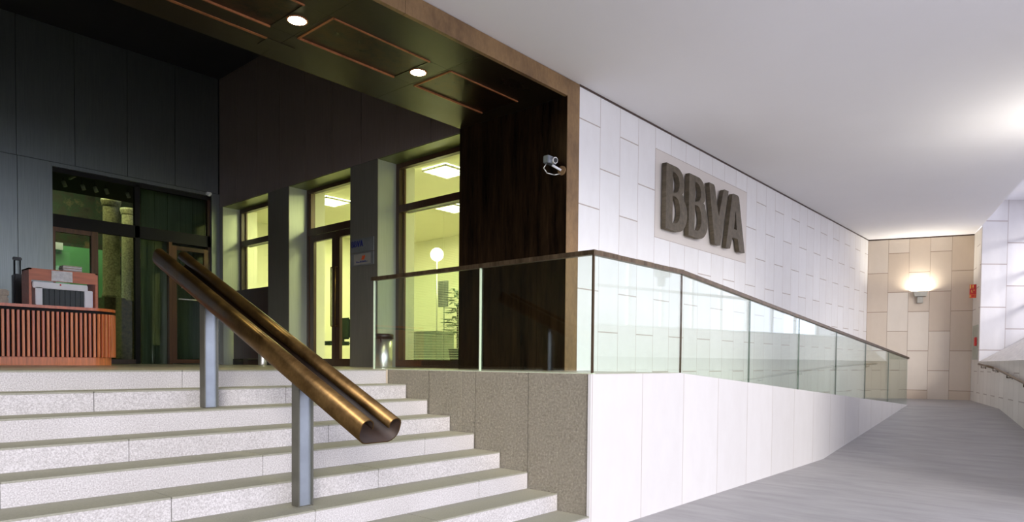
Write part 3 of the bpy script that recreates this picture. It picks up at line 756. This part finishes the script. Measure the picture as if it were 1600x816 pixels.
# ================================================================== portal downlights
for k, x in enumerate((0.146, -1.342, -2.84)):
    lab = ('round glowing downlight nearest the dark bronze cheek, set in the soffit', 'round glowing downlight second from the bronze cheek, at top of view', 'round glowing downlight furthest from the bronze cheek')[k]
    r = thing('ceiling_downlight', lab, 'ceiling light', (x, 2.47, ZS), 0.0, 'downlights in the bronze soffit')
    mb = MB(); mb.lathe((x, 2.47, ZS), [(0.10, 0.0), (0.10, -0.006), (0.085, -0.008), (0.085, -0.002)], 'copper_edge'); mb.build('rim', parent=r)
    mb = MB(); mb.lathe((x, 2.47, ZS), [(0.001, -0.016), (0.05, -0.014), (0.083, -0.006)], 'downlight'); mb.build('bulb', parent=r)
    d_ = bpy.data.lights.new('downlight_spot', 'SPOT'); d_.energy = 60; d_.color = (1.0, 0.95, 0.50); d_.spot_size = math.radians(120); d_.spot_blend = 0.8; d_.shadow_soft_size = 0.06
    o = bpy.data.objects.new('downlight_spot', d_); COL.objects.link(o); o.parent = r; o.location = (0, 0, -0.03)

# ================================================================== security cameras
r = thing('security_camera', 'small metal security camera on a round bracket on the dark bronze cheek', 'camera', (1.727, 1.73, 3.68))
mb = MB(); mb.cyl((1.727, 1.66, 3.64), (1.705, 1.66, 3.64), 0.055, 'copper'); mb.build('wall_plate', parent=r)
mb = MB(); mb.tube([(1.70, 1.66, 3.64), (1.60, 1.72, 3.69)], 0.014, 'white'); mb.build('arm', parent=r)
mb = MB(); mb.box(1.50, 1.66, 1.70, 1.78, 3.70, 3.79, 'steel', bev=0.008); body = mb.build('body', parent=r)
mb = MB(); mb.cyl((1.60, 1.70, 3.742), (1.595, 1.665, 3.737), 0.038, 'chrome'); mb.cyl((1.595, 1.666, 3.737), (1.594, 1.66, 3.736), 0.028, 'black'); mb.build('lens', parent=body)
mb = MB(); mb.tube([(1.53, 1.75, 3.70), (1.49, 1.76, 3.64), (1.53, 1.74, 3.585), (1.62, 1.70, 3.575), (1.70, 1.67, 3.60)], 0.007, 'chrome', n=8); mb.build('cable', parent=r)
r = thing('dome_camera', 'tiny white camera under the cladding at the top right of the entrance screen', 'camera', (1.60, 10.77, 4.74))
mb = MB(); mb.box(1.56, 1.66, 10.72, 10.80, 4.74, 4.80, 'white', bev=0.01); mb.build('housing', parent=r)
mb = MB(); mb.ball((1.60, 10.73, 4.745), 0.035, 'white'); mb.build('dome', parent=r)

# ================================================================== bins on the landing
r = thing('waste_bin', 'stainless steel cylinder bin with dark liner behind the glass balustrade', 'bin', (1.42, 4.7, HL))
cx, cy = 1.42, 4.7
mb = MB(); mb.lathe((cx, cy, HL), [(0.125, 0.0), (0.130, 0.01), (0.130, 0.44), (0.125, 0.44)], 'chrome', 40); mb.build('body', parent=r)
mb = MB(); mb.lathe((cx, cy, HL), [(0.133, 0.43), (0.148, 0.425), (0.150, 0.485), (0.135, 0.50), (0.12, 0.495), (0.10, 0.45)], 'black', 40)
mb.prism([(cx-0.145, HL+0.45), (cx-0.12, HL+0.36), (cx-0.105, HL+0.45)], 'y', cy-0.10, cy-0.095, 'black'); mb.build('liner', parent=r)
r = thing('ash_bin', 'slim shiny metal ash bin standing by the middle pier', 'bin', (1.55, 8.45, HL))
mb = MB(); mb.lathe((1.55, 8.45, HL), [(0.075, 0.0), (0.08, 0.02), (0.08, 0.40)], 'chrome'); mb.build('body', parent=r)
mb = MB(); mb.lathe((1.55, 8.45, HL), [(0.083, 0.40), (0.083, 0.42), (0.06, 0.43)], 'black'); mb.build('lid', parent=r)
# dark board in the far window opening
r = thing('display_board', 'dark brown standing board in front of the far window', 'board', (2.05, 9.9, HL))
mb = MB(); mb.box(2.03, 2.07, 9.0, 10.55, HL+0.12, 2.78, 'frame', bev=0.004); mb.build('board', parent=r)
for y in (9.15, 10.4):
    mb = MB(); mb.box(1.95, 2.15, y-0.02, y+0.02, HL, HL+0.12, 'black'); mb.build('foot', parent=r)

# ================================================================== reception desk
DY = 7.5; DX = -1.52; RAD = 0.36; DL = -4.6
r = thing('reception_desk', 'orange wooden desk with vertical slat front and rounded end', 'desk', (-2.5, 8.0, HL))
def outline(o, dep=0.95):
    """plan outline offset outwards by o"""
    p = [(DL, DY+dep+o)] + [(DL, DY-o)] + [(DX+(RAD+o)*math.sin(math.radians(a)), DY+RAD-(RAD+o)*math.cos(math.radians(a))) for a in range(0, 91, 6)] + [(DX+RAD+o, DY+dep+o)]
    return p
mb = MB(); mb.prism(outline(-0.04), 'z', HL, HL+0.115, 'wood_pale'); mb.build('plinth', parent=r)
mb = MB(); mb.prism(outline(-0.035), 'z', HL+0.115, HL+0.775, 'gap'); mb.build('carcass', parent=r)
mb = MB(); mb.prism(outline(0.015), 'z', HL+0.775, HL+0.815, 'wood'); mb.build('desktop', parent=r)
mb = MB(); k = 0
s = 0.0; total = (DX-DL) + RAD*math.pi/2 + 0.55
while s < total:
    if s < DX-DL: x, y, a = DL+s, DY, 0.0
    elif s < DX-DL+RAD*math.pi/2: a = (s-(DX-DL))/RAD; x, y = DX+RAD*math.sin(a), DY+RAD-RAD*math.cos(a)
    else: a = math.pi/2; x, y = DX+RAD, DY+RAD+(s-(DX-DL)-RAD*math.pi/2)
    tb = bmesh.new(); bmesh.ops.create_cube(tb, size=1)
    for v in tb.verts: v.co = Vector((v.co.x*0.031, v.co.y*0.035, v.co.z*0.62))
    bmesh.ops.bevel(tb, geom=list(tb.edges), offset=0.003, segments=1, affect='EDGES')
    mb.merge(tb, 'wood_pale' if (k*7) % 5 < 3 else 'wood', Matrix.Translation((x, y, HL+0.425)) @ Matrix.Rotation(a, 4, 'Z'))
    s += 0.056; k += 1
mb.build('slat_front', parent=r)
DT = HL+0.815
# things on the desk
r = thing('monitor_cabinet', 'reddish wooden open box on the desk around a white monitor', 'cabinet', (-1.9, 7.85, DT))
def X_at(x): return x
mb = MB()
x0, x1, yf, yb, zt = -2.245, -1.41, 7.70, 8.06, 2.555
mb.box(x0, x0+0.03, yf, yb, DT, zt, 'wood_box'); mb.box(x1-0.03, x1, yf, yb, DT, zt, 'wood_box'); mb.box(x0, x1, yf, yb, zt-0.02, zt, 'wood_box')
mb.build('shell', parent=r)
mb = MB(); mb.box(x0+0.03, x1-0.03, yf, yf+0.02, zt-0.16, zt-0.02, 'wood_box'); mb.build('fascia', parent=r)
r = thing('computer_monitor', 'white monitor casing with dark ribbed back inside the wooden box', 'monitor', (-1.9, 7.95, DT))
mb = MB()
mb.box(-2.155, -2.075, 7.76, 7.96, DT, DT+0.30, 'white', bev=0.006); mb.box(-1.56, -1.455, 7.76, 7.96, DT, DT+0.26, 'white', bev=0.006)
mb.box(-2.19, -1.52, 7.75, 7.98, DT+0.25, DT+0.335, 'white', bev=0.01); mb.build('casing', parent=r)
mb = MB(); mb.box(-2.08, -1.56, 7.80, 7.95, DT, DT+0.255, 'monitor_vent')
for k in range(8): mb.box(-2.05+0.064*k, -2.025+0.064*k, 7.785, 7.80, DT+0.01, DT+0.25, 'monitor_vent')
mb.build('vent', parent=r)
mb = MB(); mb.box(-1.87, -1.855, 7.742, 7.75, DT+0.30, DT+0.325, 'red'); mb.build('sticker', parent=r)
mb = MB()
for i_ in range(10):
    for j_ in range(4):
        xx = -1.985+0.0255*i_; zz = zt-0.155+0.036*j_
        f_ = lambda a, b: 7.690-0.007*math.sin(a*40+b*90)*math.cos(b*60)
        mb.quad([(xx, f_(xx, zz), zz), (xx+0.0255, f_(xx+0.0255, zz), zz), (xx+0.0255, f_(xx+0.0255, zz+0.036), zz+0.036), (xx, f_(xx, zz+0.036), zz+0.036)], 'paper')
bmesh.ops.remove_doubles(mb.bm, verts=mb.bm.verts, dist=1e-5)
bmesh.ops.solidify(mb.bm, geom=list(mb.bm.faces), thickness=0.001)
tag(mb.build('paper_sheet', loc=(-1.98, 7.71, zt-0.15)), 'crumpled white printed sheet taped to the front of the wooden box', 'paper')
mb = MB()
for k in range(6): mb.box(-1.81+0.005*(k % 3), -1.57+0.004*(k % 2), 7.84, 8.03, zt+0.016*k+0.0008, zt+0.016*(k+1), 'paper_tan' if k % 2 else 'paper')
tag(mb.build('paper_stack', loc=(-1.9, 8.0, zt)), 'tan stack of papers on top of the wooden box', 'papers')
mb = MB(); mb.box(-2.78, -2.46, 7.75, 8.02, DT, DT+0.10, 'paper_tan', bev=0.012)
tag(mb.build('cardboard_box', loc=(-2.7, 7.9, DT)), 'tan box at the left edge on the desk, lower of two', 'box', 'tan boxes on the desk')
mb = MB(); mb.box(-2.79, -2.45, 7.76, 8.03, DT+0.101, DT+0.20, 'paper_tan', bev=0.02)
tag(mb.build('cardboard_box', loc=(-2.7, 7.9, DT+0.101)), 'tan box at the left edge on the desk, upper of two', 'box', 'tan boxes on the desk')
r = thing('hand_trolley', 'black trolley with telescopic handle upright behind the desk', 'trolley', (-2.14, 8.75, HL))
mb = MB(); mb.tube([(-2.175, 8.75, HL+0.3), (-2.175, 8.75, 2.78)], 0.012, 'black', 8); mb.tube([(-2.105, 8.75, HL+0.3), (-2.105, 8.75, 2.78)], 0.010, 'black', 8)
mb.build('tube_frame', parent=r)
mb = MB(); mb.box(-2.195, -2.085, 8.725, 8.775, 2.76, 2.81, 'black', bev=0.01); mb.build('handle', parent=r)
mb = MB(); mb.box(-2.20, -2.08, 8.68, 8.82, HL+0.05, 2.56, 'black', bev=0.02); mb.build('body', parent=r)
for x in (-2.22, -2.06):
    mb = MB(); mb.cyl((x-0.015, 8.75, HL+0.05), (x+0.015, 8.75, HL+0.05), 0.05, 'black'); mb.build('wheel', parent=r)

# ================================================================== hall things seen through the entrance glass
def column(x, y, rad, lab):
    r = thing('stone_column', lab, 'column', (x, y, HL), 0.0, 'stone columns in the hall')
    mb = MB(); mb.lathe((x, y, HL), [(rad*1.12, 1.50), (rad*1.1, 1.56), (rad, 1.62), (rad*0.97, 2.6), (rad*0.92, 3.56), (rad*0.92, 3.6)], 'marble', 36); mb.build('shaft', parent=r)
    mb = MB(); mb.lathe((x, y, HL), [(rad*0.94, 3.60), (rad*1.05, 3.62), (rad*1.05, 3.66), (rad*1.15, 3.70), (rad*1.15, 3.76)], 'marble', 36); mb.build('capital', parent=r)
    mb = MB(); mb.box(x-rad*1.25, x+rad*1.25, y-rad*1.25, y+rad*1.25, HL, HL+1.5, 'marble_brown', bev=0.01); mb.box(x-rad*1.35, x+rad*1.35, y-rad*1.35, y+rad*1.35, HL+0.22, HL+0.28, 'marble_brown', bev=0.01)
    mb.build('pedestal', parent=r)
column(0.83, 14.0, 0.18, 'mottled green stone column inside the entrance, left of the pair')
column(1.45, 14.7, 0.165, 'mottled green stone column inside the entrance, right of the pair')
mb = MB(); mb.box(-3.0, 4.2, 16.9, 16.99, 4.2, 6.1, 'mural'); mb.box(-3.05, 4.25, 16.86, 17.0, 4.12, 4.2, 'frame_door'); mb.box(-3.05, 4.25, 16.86, 17.0, 6.1, 6.18, 'frame_door')
tag(mb.build('wall_painting', loc=(0.5, 16.95, 4.2)), 'long dark painted frieze on the hall wall behind the entrance glass', 'painting')
mb = MB(); mb.box(-1.2, 1.36, 15.8, 15.88, 2.6, 4.07, 'hall_green_light', bev=0.004); tag(mb.build('green_light_board', loc=(0.1, 15.84, 2.6)), 'green board standing for green light in the hall behind the entrance glass', 'board')  # board added to carry the green light as its colour
mb = MB(); mb.box(0.02, 0.33, 15.70, 15.74, 3.95, 4.12, 'white', bev=0.004); tag(mb.build('bright_window_plate', loc=(0.2, 15.7, 3.95)), 'small white plate standing for a bright window above the green board in the hall', 'sign')  # white plate stands for a bright window
r = thing('track_light', 'long dark ceiling track with small hanging spotlights inside the entrance', 'track light', (-0.1, 11.6, 4.85))
mb = MB(); mb.box(-0.60, 0.95, 11.28, 11.32, 4.80, 4.84, 'sconce'); mb.box(-0.60, -0.56, 11.28, 11.9, 4.80, 4.84, 'sconce'); mb.build('rail', parent=r)
for x in (-0.66, -0.34, -0.12, 0.08, 0.48):
    mb = MB(); mb.cyl((x, 12.0, 4.85), (x, 12.0, 4.76), 0.008, 'black', n=8); mb.cyl((x, 12.0, 4.77), (x+0.03, 11.98, 4.67), 0.035, 'sconce'); mb.build('spot_head', parent=r)

# ================================================================== office things
def troffer(x, y, lab):
    r = thing('ceiling_troffer', lab, 'ceiling light', (x, y, 4.75), 0.0, 'louvred office ceiling lights')
    mb = MB(); mb.box(x-0.3, x+0.3, y-0.3, y+0.3, 4.735, 4.749, 'tube'); mb.build('diffuser', parent=r)
    mb = MB()
    for k in range(5): mb.box(x-0.3+0.146*k, x-0.285+0.146*k, y-0.3, y+0.3, 4.70, 4.735, 'chrome'); mb.box(x-0.3, x+0.3, y-0.3+0.146*k, y-0.285+0.146*k, 4.70, 4.735, 'chrome')
    mb.build('louvre', parent=r)
    area('troffer_light', (x, y, 4.68), 0.6, 0.6, 74, (0.98, 1.0, 0.50))
troffer(3.5, 5.6, 'louvred ceiling light seen at the top of the large right window')
troffer(3.5, 9.2, 'louvred ceiling light seen above the brown double doors')
troffer(5.6, 7.6, 'louvred ceiling light deep in the office')
troffer(5.4, 4.2, 'louvred ceiling light furthest right in the office')
troffer(5.6, 10.8, 'louvred ceiling light by the far wall of the office')
r = thing('office_cabinet', 'low grey green cabinet behind the large right window', 'cabinet', (3.6, 6.08, HL))
mb = MB(); mb.box(3.4, 3.85, 5.73, 6.44, HL, HL+0.62, 'office_grey', bev=0.01); mb.build('body', parent=r)
mb = MB(); mb.box(3.38, 3.87, 5.71, 6.46, HL+0.62, HL+0.65, 'office_grey', bev=0.004); mb.build('top', parent=r)
r = thing('display_stand', 'blue grey panel on a slim pole stand behind the large window', 'display stand', (3.4, 5.55, HL))
mb = MB(); mb.box(3.385, 3.415, 5.43, 5.67, 2.30, 2.76, 'steel', bev=0.004); mb.build('panel', parent=r)
mb = MB(); mb.cyl((3.42, 5.55, HL+0.01), (3.42, 5.55, 2.5), 0.012, 'office_grey', n=10); mb.build('pole', parent=r)
mb = MB(); mb.lathe((3.42, 5.55, HL), [(0.14, 0), (0.14, 0.015), (0.02, 0.025)], 'office_grey'); mb.build('base', parent=r)
r = thing('potted_plant', 'leafy office plant behind the blinds of the large window', 'plant', (3.3, 5.08, HL))
mb = MB(); mb.lathe((3.3, 5.08, HL), [(0.11, 0), (0.15, 0.3), (0.16, 0.32), (0.14, 0.32)], 'office_dark'); mb.build('pot', parent=r)
mb = MB(); mb.cyl((3.3, 5.08, HL+0.3), (3.3, 5.08, HL+1.1), 0.015, 'frame', n=8); mb.build('stem', parent=r)
mb = MB(); rnd = random.Random(3)
for k in range(70):
    c = Vector((3.3, 5.08, HL+0.5+rnd.random()*0.8)); a = rnd.random()*6.283; L = 0.16+rnd.random()*0.2; dz = rnd.uniform(-0.05, 0.15)
    t_ = Vector((math.cos(a), math.sin(a), 0)); s_ = Vector((-t_.y, t_.x, 0))*0.035
    mb.quad([c, c+t_*L*0.5+s_+Vector((0, 0, dz)), c+t_*L+Vector((0, 0, dz*0.3)), c+t_*L*0.5-s_+Vector((0, 0, dz))], 'leaf')
M['leaf'] = mat_plain('dark leaves', (0.05, 0.12, 0.03), 0.5)
mb.build('foliage', parent=r)
r = thing('office_chair', 'dark green office chair seen through the double doors', 'chair', (3.35, 8.35, HL))
cx, cy = 3.3, 8.75
r.location = (cx, cy, HL)
mb = MB(); mb.box(cx-0.25, cx+0.25, cy-0.25, cy+0.25, HL+0.42, HL+0.50, 'office_dark', bev=0.03); mb.build('seat', parent=r)
mb = MB(); mb.box(cx+0.18, cx+0.26, cy-0.24, cy+0.24, HL+0.55, HL+1.0, 'office_dark', bev=0.035); mb.build('backrest', parent=r)
mb = MB(); mb.cyl((cx, cy, HL+0.1), (cx, cy, HL+0.42), 0.03, 'black'); mb.build('gas_column', parent=r)
mb = MB(); mb.box(cx+0.2, cx+0.23, cy-0.03, cy+0.03, HL+0.45, HL+0.6, 'black'); mb.build('back_bar', parent=r)
for k in range(5):
    a = k*2*math.pi/5; e = (cx+0.27*math.cos(a), cy+0.27*math.sin(a), HL+0.06)
    mb = MB(); mb.cyl((cx, cy, HL+0.10), e, 0.018, 'black', n=8); mb.ball((e[0], e[1], HL+0.03), 0.03, 'black', 10); mb.build('leg', parent=r)
r = thing('globe_lamp', 'glowing lamp on a tall stand behind the large window', 'lamp', (4.2, 6.6, HL))
mb = MB(); mb.cyl((4.2, 6.6, HL+0.02), (4.2, 6.6, 3.33), 0.015, 'chrome', n=10); mb.build('pole', parent=r)
mb = MB(); mb.lathe((4.2, 6.6, HL), [(0.14, 0), (0.14, 0.02), (0.03, 0.03)], 'chrome'); mb.build('base', parent=r)
mb = MB(); mb.ball((4.2, 6.6, 3.43), 0.13, 'tube_far'); mb.build('globe', parent=r)

# unseen fill lights added for the hall columns and the green board
area('hall_column_fill', (0.2, 13.6, 6.2), 1.5, 0.6, 50, (1.0, 0.93, 0.58))
area('hall_green_fill', (0.0, 15.0, 5.9), 1.5, 0.4, 38, (0.90, 1.0, 0.75), (0, 0.3, -1))
